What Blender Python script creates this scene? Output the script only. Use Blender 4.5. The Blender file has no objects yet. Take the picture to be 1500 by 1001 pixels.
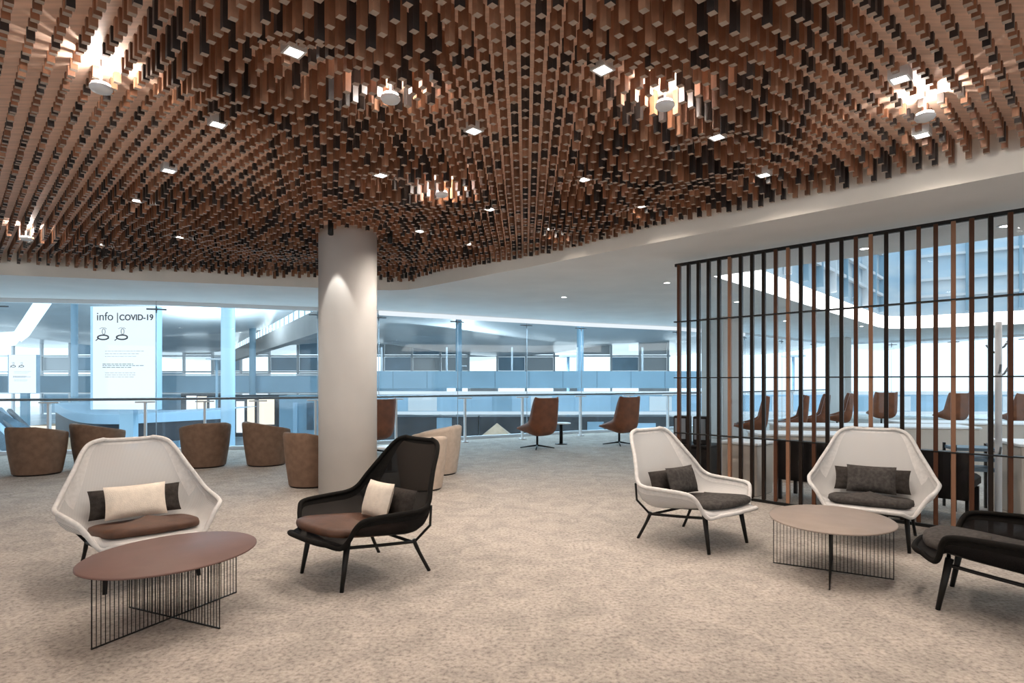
import bpy, math, random
from mathutils import Vector, Matrix
from mathutils.geometry import tessellate_polygon
S = bpy.context.scene
COL = S.collection
PI = math.pi
random.seed(7)

# ------------------------------------------------------------ camera, world, exposure
F, HY, EYE = 865.0, 558.0, 1.30          # focal length and horizon in a 1500 x 1001 frame, eye height
cam = bpy.data.cameras.new('camera'); co = bpy.data.objects.new('camera', cam); COL.objects.link(co)
cam.sensor_width = 36.0; cam.lens = 36.0 * F / 1500.0
cam.shift_y = (HY - 500.5) / 1500.0
cam.clip_end = 600
co.location = (0, 0, EYE); co.rotation_euler = (PI / 2, 0, 0)
S.camera = co
S.view_settings.view_transform = 'Standard'; S.view_settings.look = 'None'
S.view_settings.gamma = 1.0; S.view_settings.use_curve_mapping = False
S.view_settings.exposure = 0.0
w = bpy.data.worlds.new('daylight'); S.world = w; w.use_nodes = True
bg = w.node_tree.nodes['Background']
bg.inputs['Color'].default_value = (0.80, 0.885, 0.94, 1); bg.inputs['Strength'].default_value = 2.0
S.cycles.use_denoising = True
S.cycles.max_bounces = 8; S.cycles.transparent_max_bounces = 24; S.cycles.sample_clamp_indirect = 4.0

SPOT_W = 62.0            # every recessed downlight
WARM = (1.0, 0.88, 0.77)

# ------------------------------------------------------------ pixel -> place (1500 x 1001 frame)
def G(x, y):             # ground point seen at a pixel
    Z = EYE * F / (y - HY); return Vector(((x - 750) / F * Z, Z, 0))
def PZ(x, y, z):         # point at height z seen at a pixel
    Z = (EYE - z) * F / (y - HY); return Vector(((x - 750) / F * Z, Z, z))
def PD(x, y, Z):         # point at depth Z
    return Vector(((x - 750) / F * Z, Z, EYE - (y - HY) * Z / F))

# ------------------------------------------------------------ materials
M = {}
def mat(name, col, rough=0.6, metal=0.0, noise=0.0, scale=8.0, col2=None, bump=0.0, bscale=60.0, spec=0.5, stretch=None):
    m = bpy.data.materials.new(name); m.use_nodes = True; nt = m.node_tree; N = nt.nodes; L = nt.links
    b = N['Principled BSDF']
    b.inputs['Base Color'].default_value = (*col, 1); b.inputs['Roughness'].default_value = rough
    b.inputs['Metallic'].default_value = metal; b.inputs['Specular IOR Level'].default_value = spec
    tc = N.new('ShaderNodeTexCoord'); src = tc.outputs['Object']
    if stretch:
        mp = N.new('ShaderNodeMapping'); mp.inputs['Scale'].default_value = stretch
        L.new(src, mp.inputs['Vector']); src = mp.outputs['Vector']
    if noise > 0 or col2:
        n = N.new('ShaderNodeTexNoise'); n.inputs['Scale'].default_value = scale; n.inputs['Detail'].default_value = 5
        L.new(src, n.inputs['Vector'])
        r = N.new('ShaderNodeValToRGB')
        c2 = col2 or tuple(min(1, c * (1 + noise)) for c in col)
        c1 = col if col2 else tuple(c * (1 - noise) for c in col)
        r.color_ramp.elements[0].position = 0.35; r.color_ramp.elements[1].position = 0.65
        r.color_ramp.elements[0].color = (*c1, 1); r.color_ramp.elements[1].color = (*c2, 1)
        L.new(n.outputs['Fac'], r.inputs['Fac']); L.new(r.outputs['Color'], b.inputs['Base Color'])
    if bump > 0:
        n2 = N.new('ShaderNodeTexNoise'); n2.inputs['Scale'].default_value = bscale; n2.inputs['Detail'].default_value = 4
        L.new(src, n2.inputs['Vector'])
        bp = N.new('ShaderNodeBump'); bp.inputs['Strength'].default_value = bump; bp.inputs['Distance'].default_value = 0.01
        L.new(n2.outputs['Fac'], bp.inputs['Height']); L.new(bp.outputs['Normal'], b.inputs['Normal'])
    M[name] = m; return m
def emit(name, col, strength):
    m = bpy.data.materials.new(name); m.use_nodes = True; nt = m.node_tree; N = nt.nodes
    N.remove(N['Principled BSDF']); e = N.new('ShaderNodeEmission')
    e.inputs['Color'].default_value = (*col, 1); e.inputs['Strength'].default_value = strength
    nt.links.new(e.outputs[0], N['Material Output'].inputs['Surface']); M[name] = m; return m
def sheer(name, col, see, rough=0.8, gloss=False, tint=(1, 1, 1)):
    """woven mesh / thin glass: part of the light passes straight through"""
    m = bpy.data.materials.new(name); m.use_nodes = True; nt = m.node_tree; N = nt.nodes; L = nt.links
    b = N['Principled BSDF']; b.inputs['Base Color'].default_value = (*col, 1); b.inputs['Roughness'].default_value = rough; b.inputs['Specular IOR Level'].default_value = .1
    t = N.new('ShaderNodeBsdfTransparent'); t.inputs['Color'].default_value = (*tint, 1)
    mx = N.new('ShaderNodeMixShader'); mx.inputs['Fac'].default_value = see
    if gloss:
        g = N.new('ShaderNodeBsdfGlossy'); g.inputs['Roughness'].default_value = 0.02
        L.new(g.outputs[0], mx.inputs[1])
    else:
        L.new(b.outputs[0], mx.inputs[1])
        tc = N.new('ShaderNodeTexCoord'); wv = N.new('ShaderNodeTexWave'); wv.inputs['Scale'].default_value = 60
        wv.inputs['Distortion'].default_value = 0.4
        L.new(tc.outputs['Object'], wv.inputs['Vector'])
        mr = N.new('ShaderNodeMapRange'); mr.inputs['To Min'].default_value = max(0, see - .1); mr.inputs['To Max'].default_value = see + .1
        L.new(wv.outputs['Fac'], mr.inputs['Value']); L.new(mr.outputs['Result'], mx.inputs['Fac'])
    L.new(t.outputs[0], mx.inputs[2]); L.new(mx.outputs[0], N['Material Output'].inputs['Surface'])
    M[name] = m; return m

def carpet():
    m = bpy.data.materials.new('carpet'); m.use_nodes = True; nt = m.node_tree; N = nt.nodes; L = nt.links
    b = N['Principled BSDF']; b.inputs['Roughness'].default_value = 0.95; b.inputs['Specular IOR Level'].default_value = 0.15
    tc = N.new('ShaderNodeTexCoord')
    n1 = N.new('ShaderNodeTexNoise'); n1.inputs['Scale'].default_value = 42; n1.inputs['Detail'].default_value = 7; n1.inputs['Roughness'].default_value = .65
    n2 = N.new('ShaderNodeTexNoise'); n2.inputs['Scale'].default_value = 4.5; n2.inputs['Detail'].default_value = 4; n2.inputs['Distortion'].default_value = 1.0
    L.new(tc.outputs['Object'], n1.inputs['Vector']); L.new(tc.outputs['Object'], n2.inputs['Vector'])
    r1 = N.new('ShaderNodeValToRGB'); e = r1.color_ramp.elements
    e[0].position = .36; e[0].color = (.25, .222, .197, 1); e[1].position = .64; e[1].color = (.49, .437, .39, 1)
    x = r1.color_ramp.elements.new(.47); x.color = (.385, .342, .303, 1)
    r2 = N.new('ShaderNodeValToRGB'); r2.color_ramp.elements[0].position = .35; r2.color_ramp.elements[0].color = (.84, .84, .84, 1)
    r2.color_ramp.elements[1].position = .65; r2.color_ramp.elements[1].color = (1.08, 1.07, 1.06, 1)
    mx = N.new('ShaderNodeMixRGB'); mx.blend_type = 'MULTIPLY'; mx.inputs['Fac'].default_value = 1
    L.new(n1.outputs['Fac'], r1.inputs['Fac']); L.new(n2.outputs['Fac'], r2.inputs['Fac'])
    L.new(r1.outputs['Color'], mx.inputs[1]); L.new(r2.outputs['Color'], mx.inputs[2]); L.new(mx.outputs[0], b.inputs['Base Color'])
    bp = N.new('ShaderNodeBump'); bp.inputs['Strength'].default_value = .5; bp.inputs['Distance'].default_value = .01
    L.new(n1.outputs['Fac'], bp.inputs['Height']); L.new(bp.outputs['Normal'], b.inputs['Normal'])
    M['carpet'] = m
carpet()
mat('plaster', (.86, .85, .83), .85, noise=.03, scale=1.5)
mat('fascia', (.82, .77, .70), .85, noise=.04, scale=2)
mat('backing', (.82, .57, .44), .6, noise=.12, scale=3, stretch=(1, 14, 1))
mat('stick', (.23, .10, .052), .5, noise=.5, scale=6, stretch=(1, 1, .12))
mat('stick_dark', (.035, .028, .026), .42, noise=.5, scale=6, stretch=(1, 1, .12))
mat('stick_light', (.36, .185, .11), .5, noise=.4, scale=6, stretch=(1, 1, .12))
mat('stick_end', (.38, .30, .245), .6, noise=.15, scale=20)
mat('column', (.62, .595, .565), .55, noise=.03, scale=2)
mat('white_metal', (.78, .80, .82), .35)
mat('grey_metal', (.20, .22, .24), .35, metal=.6)
mat('steel', (.45, .50, .55), .3, metal=.8)
mat('slat_dark', (.018, .012, .009), .4, noise=.4, scale=4, stretch=(1, 1, .1), spec=.12)
mat('slat_brown', (.085, .036, .02), .4, noise=.4, scale=4, stretch=(1, 1, .1), spec=.12)
mat('slat_copper', (.27, .14, .085), .4, noise=.3, scale=4, stretch=(1, 1, .1), spec=.12)
mat('black_metal', (.010, .009, .008), .45, spec=.25)
mat('white_hem', (.60, .58, .56), .8, noise=.06, scale=40, bump=.3, bscale=300, spec=.12)
mat('black_hem', (.008, .007, .006), .85, noise=.2, scale=40, bump=.3, bscale=300, spec=.12)
sheer('white_weave', (.62, .605, .59), .27)
sheer('black_weave', (.008, .007, .007), .20)
mat('brown_leather', (.075, .030, .014), .6, noise=.2, scale=12, bump=.15)
mat('dark_fabric', (.042, .036, .032), .85, noise=.25, scale=40, bump=.3, bscale=200, spec=.12)
mat('grey_fabric', (.060, .054, .050), .9, noise=.25, scale=40, bump=.3, bscale=200, spec=.12)
mat('cream_fabric', (.74, .65, .55), .9, noise=.05, scale=30, bump=.3, bscale=160, spec=.12)
mat('table_brown', (.13, .068, .054), .55, noise=.08, scale=5)
mat('table_taupe', (.26, .205, .17), .5, noise=.08, scale=5)
mat('tub_brown', (.20, .125, .085), .75, noise=.12, scale=14, bump=.2, spec=.12)
mat('tub_beige', (.52, .42, .34), .75, noise=.08, scale=14, bump=.2, spec=.12)
mat('rust_leather', (.18, .055, .018), .5, noise=.18, scale=8)
mat('rust_dark', (.05, .02, .012), .5, noise=.18, scale=8)
mat('white_top', (.80, .80, .80), .4)
mat('beige_panel', (.56, .49, .42), .6, noise=.04, scale=3)
mat('black_panel', (.018, .015, .014), .5, noise=.2, scale=6, spec=.12)
mat('blue_concrete', (.28, .42, .52), .6, noise=.12, scale=.25)
mat('blue_pale', (.40, .57, .70), .5, noise=.10, scale=.3)
mat('blue_dark', (.09, .15, .20), .5, noise=.4, scale=.8)
mat('roof_metal', (.86, .89, .91), .26, metal=.3, noise=.15, scale=.08, bump=0)
mat('beam_brown', (.36, .335, .32), .55, noise=.1, scale=.3)
mat('hall_floor', (.55, .62, .67), .25, noise=.15, scale=.3)
mat('shop_dark', (.025, .028, .034), .3, noise=.5, scale=.7)
mat('shop_beige', (.60, .42, .28), .6, noise=.3, scale=1.2)
mat('ink', (.03, .03, .035), .7)
mat('ink_grey', (.20, .21, .22), .7)
emit('lamp_face', (1, .95, .88), 14)
emit('cove_light', (1, .97, .93), 4.0)
emit('screen_face', (.95, .98, 1.0), 1.2)
emit('shop_light', (1, .80, .62), 1.6)
emit('shop_white', (.95, .97, 1.0), 1.5)
emit('white_glow', (.86, .94, 1.0), 1.0)  # glow put into white trim and bridge rails to make them bright
emit('clerestory', (.86, .96, 1.0), 1.9)
sheer('glass', (1, 1, 1), .97, gloss=True, tint=(.90, .97, 1.0))
sheer('glass_clear', (1, 1, 1), .985, gloss=True, tint=(.97, .98, .99))

# ------------------------------------------------------------ mesh builder
class MB:
    def __init__(s): s.v = []; s.f = []; s.mi = []; s.smooth = []
    def add(s, vs, fs, mi=0, sm=False):
        o = len(s.v); s.v += [tuple(v) for v in vs]
        for f in fs: s.f.append(tuple(o + i for i in f)); s.mi.append(mi); s.smooth.append(sm)
    def box(s, c, size, rz=0, mi=0, bev=0.0):
        hx, hy, hz = (d / 2 for d in size); cz, sz = math.cos(rz), math.sin(rz)
        def P(x, y, z): return (c[0] + x * cz - y * sz, c[1] + x * sz + y * cz, c[2] + z)
        if bev <= 0:
            vs = [P(x, y, z) for z in (-hz, hz) for x, y in ((-hx, -hy), (hx, -hy), (hx, hy), (-hx, hy))]
            s.add(vs, [(3, 2, 1, 0), (4, 5, 6, 7), (0, 1, 5, 4), (1, 2, 6, 5), (2, 3, 7, 6), (3, 0, 4, 7)], mi)
        else:
            b = bev; rings = []
            def ring(ix, iy, z):
                ax, ay = hx - ix, hy - iy
                return [P(x, y, z) for x, y in ((-ax + b, -ay), (ax - b, -ay), (ax, -ay + b), (ax, ay - b), (ax - b, ay), (-ax + b, ay), (-ax, ay - b), (-ax, -ay + b))]
            rs = [ring(b, b, -hz), ring(0, 0, -hz + b), ring(0, 0, hz - b), ring(b, b, hz)]
            vs = sum(rs, []); fs = [tuple(reversed(range(8))), tuple(range(24, 32))]
            for k in range(3):
                for i in range(8):
                    j = (i + 1) % 8; fs.append((k * 8 + i, k * 8 + j, k * 8 + 8 + j, k * 8 + 8 + i))
            s.add(vs, fs, mi)
        return s
    def tube(s, pts, r, n=8, mi=0, closed=False):
        pts = [Vector(p) for p in pts]; m = len(pts); rr = r if hasattr(r, '__len__') else [r] * m
        rings = []; up = Vector((0, 0, 1)); prev = None
        for i, p in enumerate(pts):
            if closed: d = pts[(i + 1) % m] - pts[i - 1]
            else: d = pts[min(i + 1, m - 1)] - pts[max(i - 1, 0)]
            d.normalize()
            if prev is None:
                a = d.cross(up)
                if a.length < .05: a = d.cross(Vector((1, 0, 0)))
            else:
                a = prev - d * prev.dot(d)
                if a.length < 1e-4: a = d.cross(up)
            a.normalize(); prev = a; b = d.cross(a)
            rings.append([p + (a * math.cos(2 * PI * k / n) + b * math.sin(2 * PI * k / n)) * rr[i] for k in range(n)])
        vs = sum(rings, []); fs = []
        for i in range(m if closed else m - 1):
            j = (i + 1) % m
            for k in range(n):
                l = (k + 1) % n; fs.append((i * n + k, i * n + l, j * n + l, j * n + k))
        if not closed: fs += [tuple(reversed(range(n))), tuple(range((m - 1) * n, m * n))]
        s.add(vs, fs, mi, True); return s
    def lathe(s, prof, c=(0, 0, 0), n=32, mi=0, sx=1, sy=1, rz=0, sm=True):
        vs = []; fs = []; m = len(prof); cr, sr = math.cos(rz), math.sin(rz)
        for r, z in prof:
            for k in range(n):
                a = 2 * PI * k / n; x = r * math.cos(a) * sx; y = r * math.sin(a) * sy
                vs.append((c[0] + x * cr - y * sr, c[1] + x * sr + y * cr, c[2] + z))
        for i in range(m - 1):
            for k in range(n):
                l = (k + 1) % n; fs.append((i * n + k, i * n + l, i * n + n + l, i * n + n + k))
        fs += [tuple(reversed(range(n))), tuple(range((m - 1) * n, m * n))]
        s.add(vs, fs, mi, sm); return s
    def prism(s, poly, z0, z1, mi=0):
        n = len(poly)
        area = sum(poly[i][0] * poly[(i + 1) % n][1] - poly[(i + 1) % n][0] * poly[i][1] for i in range(n))
        if area < 0: poly = list(reversed(poly))
        vs = [(x, y, z0) for x, y in poly] + [(x, y, z1) for x, y in poly]
        fs = [tuple(reversed(range(n))), tuple(range(n, 2 * n))] + [(i, (i + 1) % n, n + (i + 1) % n, n + i) for i in range(n)]
        s.add(vs, fs, mi); return s
    def grid(s, rows, mi=0, sm=True, mif=None):
        m, n = len(rows), len(rows[0]); o = len(s.v)
        s.v += [tuple(p) for r in rows for p in r]
        for i in range(m - 1):
            for j in range(n - 1):
                s.f.append((o + i * n + j, o + i * n + j + 1, o + i * n + n + j + 1, o + i * n + n + j))
                s.mi.append(mif(i, j) if mif else mi); s.smooth.append(sm)
        return s
    def build(s, name, mats, parent=None, **kw):
        me = bpy.data.meshes.new(name); me.from_pydata(s.v, [], s.f)
        if not isinstance(mats, (list, tuple)): mats = [mats]
        for m in mats: me.materials.append(M[m] if isinstance(m, str) else m)
        me.polygons.foreach_set('material_index', s.mi); me.polygons.foreach_set('use_smooth', s.smooth); me.update()
        o = bpy.data.objects.new(name, me); COL.objects.link(o)
        if parent: o.parent = parent
        for k, v in kw.items(): o[k] = v
        return o
def thing(name, label, cat, loc=(0, 0, 0), rz=0, group=None):
    o = bpy.data.objects.new(name, None); COL.objects.link(o); o.location = loc; o.rotation_euler = (0, 0, rz)
    o.empty_display_size = .2; o['label'] = label; o['category'] = cat
    if group: o['group'] = group
    return o
def tag(o, label, cat, group=None, kind=None):
    o['label'] = label; o['category'] = cat
    if group: o['group'] = group
    if kind: o['kind'] = kind
    return o
def struct(o): o['kind'] = 'structure'; return o
def copy_tree(o, parent=None):
    c = o.copy(); COL.objects.link(c); c.parent = parent
    for ch in [k for k in list(COL.objects) if k.parent == o]: copy_tree(ch, c)
    return c
def face_rz(fx, fy):     # local +Y is the front of a seat
    return math.atan2(-fx, fy)
def smooth_path(pts, sub=6, closed=False):
    P = [Vector(p) for p in pts]; n = len(P); out = []
    for i in range(n if closed else n - 1):
        if closed: a, b, c, d = P[i - 1], P[i], P[(i + 1) % n], P[(i + 2) % n]
        else: a, b, c, d = P[max(i - 1, 0)], P[i], P[i + 1], P[min(i + 2, n - 1)]
        for k in range(sub):
            t = k / sub
            out.append(.5 * ((2 * b) + (c - a) * t + (2 * a - 5 * b + 4 * c - d) * t * t + (3 * b - a - 3 * c + d) * t ** 3))
    if not closed: out.append(P[-1])
    return out
def downlight(name, loc, watt, deg=125, blend=.8, col=WARM, rad=.06, parent=None):
    l = bpy.data.lights.new(name, 'SPOT'); l.energy = watt; l.spot_size = math.radians(deg); l.spot_blend = blend
    l.color = col; l.shadow_soft_size = rad
    o = bpy.data.objects.new(name, l); COL.objects.link(o); o.location = loc
    if parent: o.parent = parent
    return o

# ------------------------------------------------------------ the setting
FAC = [(-20, 8.6), (-14, 9.6), (-8.99, 10.36), (-6.48, 10.78), (-3.86, 11.7), (-2.77, 12.2), (.32, 13.9), (1.7, 14.7), (4.4, 15.9), (7, 17.9), (12.6, 22.8), (16, 18.4), (20, 12), (20, -5)]
floor_poly = FAC + [(-20, -5)]
struct(MB().prism(floor_poly, -.35, 0).build('floor', 'carpet'))
# wood ceiling recess and raised coffer, both cut out of the white ceiling
C0 = Vector((-1.77, 9.57))
REC = [(-14.0, 6.10), (-2.35, 9.40), (-1.95, 9.47), (-1.66, 9.40), (-1.42, 9.21), (9.0, -1.52), (9.0, -4.9), (-14, -4.9)]
COF = [(2.8, 8.2), (9.9, 15.95), (10.35, 16.32), (10.75, 16.42), (11.2, 16.3), (15.6, 13.2), (15.0, 6.6), (9.9, 1.0)]
CZ = 2.75
def holed(outer, holes, z):
    loops = [[Vector((x, y, 0)) for x, y in l] for l in [outer] + holes]
    tris = tessellate_polygon(loops); flat = [v for l in loops for v in l]
    mb = MB(); mb.add([(v.x, v.y, z) for v in flat], [tuple(t) for t in tris]); return mb
struct(holed(floor_poly, [REC, COF], CZ).build('ceiling', 'plaster'))
BZ = 3.06
def fascia(poly, z0, z1, th, name, mats, mi_of=None):
    mb = MB(); n = len(poly)
    for i in range(n):
        a, b = Vector(poly[i]), Vector(poly[(i + 1) % n])
        mb.add([(a.x, a.y, z0), (b.x, b.y, z0), (b.x, b.y, z1), (a.x, a.y, z1)], [(0, 1, 2, 3)], mi_of(i) if mi_of else 0)
    return struct(mb.build(name, mats))
fascia(REC, CZ, BZ, .02, 'trim_1', 'fascia')
mb = MB(); mb.prism(REC, BZ, BZ + .05); struct(mb.build('ceiling_recess', 'backing'))
fascia(COF, CZ, CZ + .34, .02, 'trim_2', 'cove_light')
UP = [(x, y) for x, y in COF]
mat('atrium', (.50, .66, .78), .25, noise=.3, scale=.5, col2=(.82, .86, .88), stretch=(1, 1, 3))
fascia(UP, CZ + .34, 5.2, .02, 'trim_3', 'atrium')
# piers behind the camera, walls closing the lounge at its far sides
rw = MB()                                   # unseen rear side left open between piers so more daylight brightens the lounge
for x in (-20, -12, -4, 4, 12, 20): rw.box((x, -5.1, 1.375), (.7, .3, 2.75))
struct(rw.build('wall_rear', 'fascia'))
struct(MB().box((20.1, 3, 1.375), (.2, 16, 2.75)).build('wall_right', 'fascia'))
struct(MB().box((-20.1, 1.8, 1.375), (.2, 13.6, 2.75)).build('wall_left', 'fascia'))

# glazed facade: one window per bay
def offset_line(poly, d):
    return [(x, y - d) for x, y in poly]
wi = 1
for i in range(1, 12):
    a, b = Vector(FAC[i]), Vector(FAC[i + 1])
    L = (b - a).length; nb = max(1, round(L / 2.2)); rz = math.atan2(b.y - a.y, b.x - a.x)
    for k in range(nb):
        p = a + (b - a) * ((k + .5) / nb); wl = L / nb
        r = thing('window_%d' % wi, 'x', 'x', (p.x, p.y, 0), rz)
        del r['label']; del r['category']; r['kind'] = 'structure'
        MB().box((0, 0, CZ / 2), (wl - .012, .02, CZ)).build('pane', 'glass', r)
        fr = MB(); fr.box((0, 0, CZ - .035), (wl, .10, .07)); fr.box((0, 0, .03), (wl, .10, .06))
        fr.build('window_frame', 'white_metal', r)
        if 4 <= i <= 8 and -3 < p.x: MB().box((0, -.06, CZ - .055), (wl, .03, .09)).build('glow_strip', 'white_glow', r)  # glow added on the white frame head so it reads bright
        br = MB()
        for dx in (-.16, .16): br.tube([(-wl / 2, -.05, CZ - .15), (-wl / 2 + dx, -.03, CZ - .15)], .016, 6)
        br.tube([(-wl / 2, -.05, CZ - .10), (-wl / 2, -.05, CZ - .22)], .014, 6)
        br.build('bracket', 'grey_metal', r)
        MB().tube([(-wl / 2, -.06, .06), (-wl / 2, -.06, CZ - .07)], .007, 6).build('cable', 'steel', r)
        wi += 1

# guard rail following the glass
RAILP = [Vector((x, y - .75)) for x, y in FAC[1:11]]
def rail_at(px):
    t = (px - 750) / F
    for a, b in zip(RAILP[:-1], RAILP[1:]):
        fa, fb = a.x - t * a.y, b.x - t * b.y
        if fa * fb <= 0 and fa != fb:
            s = fa / (fa - fb); return a + (b - a) * s, math.atan2(b.y - a.y, b.x - a.x)
rail = thing('guard_rail', 'steel handrail on slender white posts running along the foot of the glass facade', 'railing', (0, 10, 0))
def relp(v): return (v[0], v[1] - 10, v[2])
RH = .985
MB().tube([relp((p.x, p.y, RH)) for p in smooth_path([(q.x, q.y, 0) for q in RAILP], 4)], .022, 8).build('handrail', 'grey_metal', rail)
pmb0 = None
for px in (-60, 72, 213, 300, 378, 462, 580, 681, 765, 850, 920, 978, 1045, 1100, 1160, 1225, 1290):
    q = rail_at(px)
    if not q: continue
    p, rz = q
    pm = MB(); pm.box((0, 0, RH / 2 - .03), (.035, .07, RH - .06), 0); pm.box((0, 0, RH - .05), (.30, .05, .025)); pm.box((0, 0, .012), (.12, .14, .024))
    o = pm.build('post', 'white_metal', rail); o.location = relp((p.x, p.y, 0)); o.rotation_euler.z = rz
gp = MB()
for a, b in zip(RAILP[:-1], RAILP[1:]):
    m = (a + b) / 2; gp.box(relp((m.x, m.y, .48)), ((b - a).length, .012, .84), math.atan2(b.y - a.y, b.x - a.x))
gp.build('glass_panel', 'glass_clear', rail)

# ------------------------------------------------------------ round column
CX, CY, CR = -1.93, 6.95, .333
col = MB(); col.lathe([(CR, 0), (CR, BZ)], n=48, sm=True)
o = col.build('round_column', 'column'); o.location = (CX, CY, 0)
tag(o, 'round white plastered column rising from the carpet into the stick ceiling', 'column')

# ------------------------------------------------------------ ceiling sticks
LAT = math.radians(45 - 1.3)
PITCH, SW = .10, .034
ex = Vector((math.cos(LAT), math.sin(LAT))); ey = Vector((-ex.y, ex.x))
def inside(p, poly):
    c = False; n = len(poly)
    for i in range(n):
        a, b = poly[i], poly[(i + 1) % n]
        if (a[1] > p[1]) != (b[1] > p[1]) and p[0] < (b[0] - a[0]) * (p[1] - a[1]) / (b[1] - a[1]) + a[0]: c = not c
    return c
def edge_dist(p):
    best = 9
    for a, b in ((Vector(REC[0]), Vector(REC[1])), (Vector(REC[4]), Vector(REC[5])), (Vector(REC[1]), Vector(REC[4]))):
        d = b - a; t = max(0, min(1, (p - a).dot(d) / d.length_squared)); best = min(best, (p - a - d * t).length)
    return best
BUMPS = [(-.75, 2.7, .42, .17), (.78, 2.55, .5, .18), (1.25, 4.15, .5, .14), (-1.75, 3.15, .3, .07), (-.85, 5.1, .55, .12), (-3.4, 5.2, .5, .10), (.6, 6.0, .6, .12), (-2.9, 7.2, .6, .10), (-5.2, 7.0, .7, .10), (2.9, 3.3, .35, .08)]
def bottom(p):
    L = .055 + .035 * (1 + math.sin(1.9 * p.x + 1.2 * p.y + .4)) * (1 + math.sin(1.7 * p.y - 1.1 * p.x + .6)) * .5
    for bx, by, sg, am in BUMPS: L += am * math.exp(-((p.x - bx) ** 2 + (p.y - by) ** 2) / (2 * sg * sg))
    sd = max(0, min(1, (abs(p.x) - 1.5) / .7)) * max(0, min(1, (6.2 - p.y) / 1.2)); L = L * (1 - sd) + sd * (.045 + .3 * (L - .05))
    L = min(L, .235)
    for d in downs: L = min(L, .05 + .42 * max(0, (p - d.xy).length - .06))
    k = max(0, 1 - edge_dist(p) / .6)
    return BZ - (L * (1 - k) + (.19 + .02 * math.sin(p.x * 3)) * k)
def prect(x, y, h): return PZ(x, y, EYE + h)
down_px = [(415, 72), (888, 93), (313, 180), (687, 189), (1045, 202), (1322, 113), (855, 263), (555, 257), (248, 248), (722, 306), (968, 311),
           (685, 357), (622, 338), (204, 295), (838, 342), (1372, 217), (143, 357), (265, 348), (1145, 270)]
disc_px = [(148, 130), (572, 145), (974, 155), (1355, 172), (647, 285), (38, 350)]
downs = [prect(x, y, BZ - EYE - .045) for x, y in down_px]
def snap(d):
    i, j = round(ex.dot(d.xy) / PITCH), round(ey.dot(d.xy) / PITCH); q = ex * (i * PITCH) + ey * (j * PITCH)
    k = 0
    while edge_dist(q) < .45 and k < 5: q = q - Vector((.06, .06)) * 1.0; k += 1
    i, j = round(ex.dot(q) / PITCH), round(ey.dot(q) / PITCH); q = ex * (i * PITCH) + ey * (j * PITCH)
    return Vector((q.x, q.y, BZ))
downs = [snap(d) for d in downs]
discs = [prect(x, y, 1.60) for x, y in disc_px]
sticks = []
for i in range(-160, 161):
    for j in range(-160, 161):
        p = ex * (i * PITCH) + ey * (j * PITCH)
        if p.y < 1.7 or p.y > 9.7 or abs(p.x) > p.y * .93 + 1.2: continue
        if not inside(p, REC) or edge_dist(p) < .045: continue
        if (p - Vector((CX, CY))).length < CR + .045: continue
        if any((p - d.xy).length < .05 for d in downs): continue
        if any((p - d.xy).length < .095 for d in discs) or (p - Vector((-3.2, 2.35))).length < .12 or (p - Vector((3.4, 2.55))).length < .12: continue
        if (p - Vector((CX - .05, CY - .50))).length < .075 or (p - Vector((CX + .52, CY - .12))).length < .075: continue
        sticks.append(p)
def inframe(p):
    z = bottom(p); x = 750 + F * p.x / p.y; y = HY - F * (z - EYE) / p.y
    return 8 < x < 1492 and 6 < y
near = sorted([p for p in sticks if inframe(p)], key=lambda p: p.length)[:300]
nearset = set((round(p.x, 4), round(p.y, 4)) for p in near)
def unit_stick(side):
    mb = MB(); mb.box((0, 0, -.5), (SW, SW, 1.0))
    mb.mi[0] = 1                                   # pale end grain
    me = mb.build('tmp', [side, 'stick_end']); d = me.data; bpy.data.objects.remove(me); return d
kinds = ['stick', 'stick', 'stick', 'stick_dark', 'stick_dark', 'stick_light']
unit = {k: unit_stick(k) for k in set(kinds)}
rest = MB(); matl = ['stick', 'stick_dark', 'stick_light', 'stick_end']
for p in sticks:
    kd = random.choice(kinds); zb = bottom(p) + random.uniform(-.012, .012)
    if (round(p.x, 4), round(p.y, 4)) in nearset:
        o = bpy.data.objects.new('hanging_stick', unit[kd]); COL.objects.link(o)
        o.location = (p.x, p.y, BZ); o.rotation_euler.z = LAT; o.scale = (1, 1, BZ - zb)
        tag(o, 'square brown wooden stick hanging from the timber ceiling close overhead', 'stick', 'wooden sticks of the ceiling')
    else:
        n0 = len(rest.mi)
        rest.box((p.x, p.y, (BZ + zb) / 2), (SW, SW, BZ - zb), LAT, matl.index(kd)); rest.mi[n0] = 3
o = rest.build('hanging_sticks', matl)
tag(o, 'dense grid of smaller, farther wooden sticks hanging in waves from the ceiling recess', 'sticks', 'wooden sticks of the ceiling', 'stuff')

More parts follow.
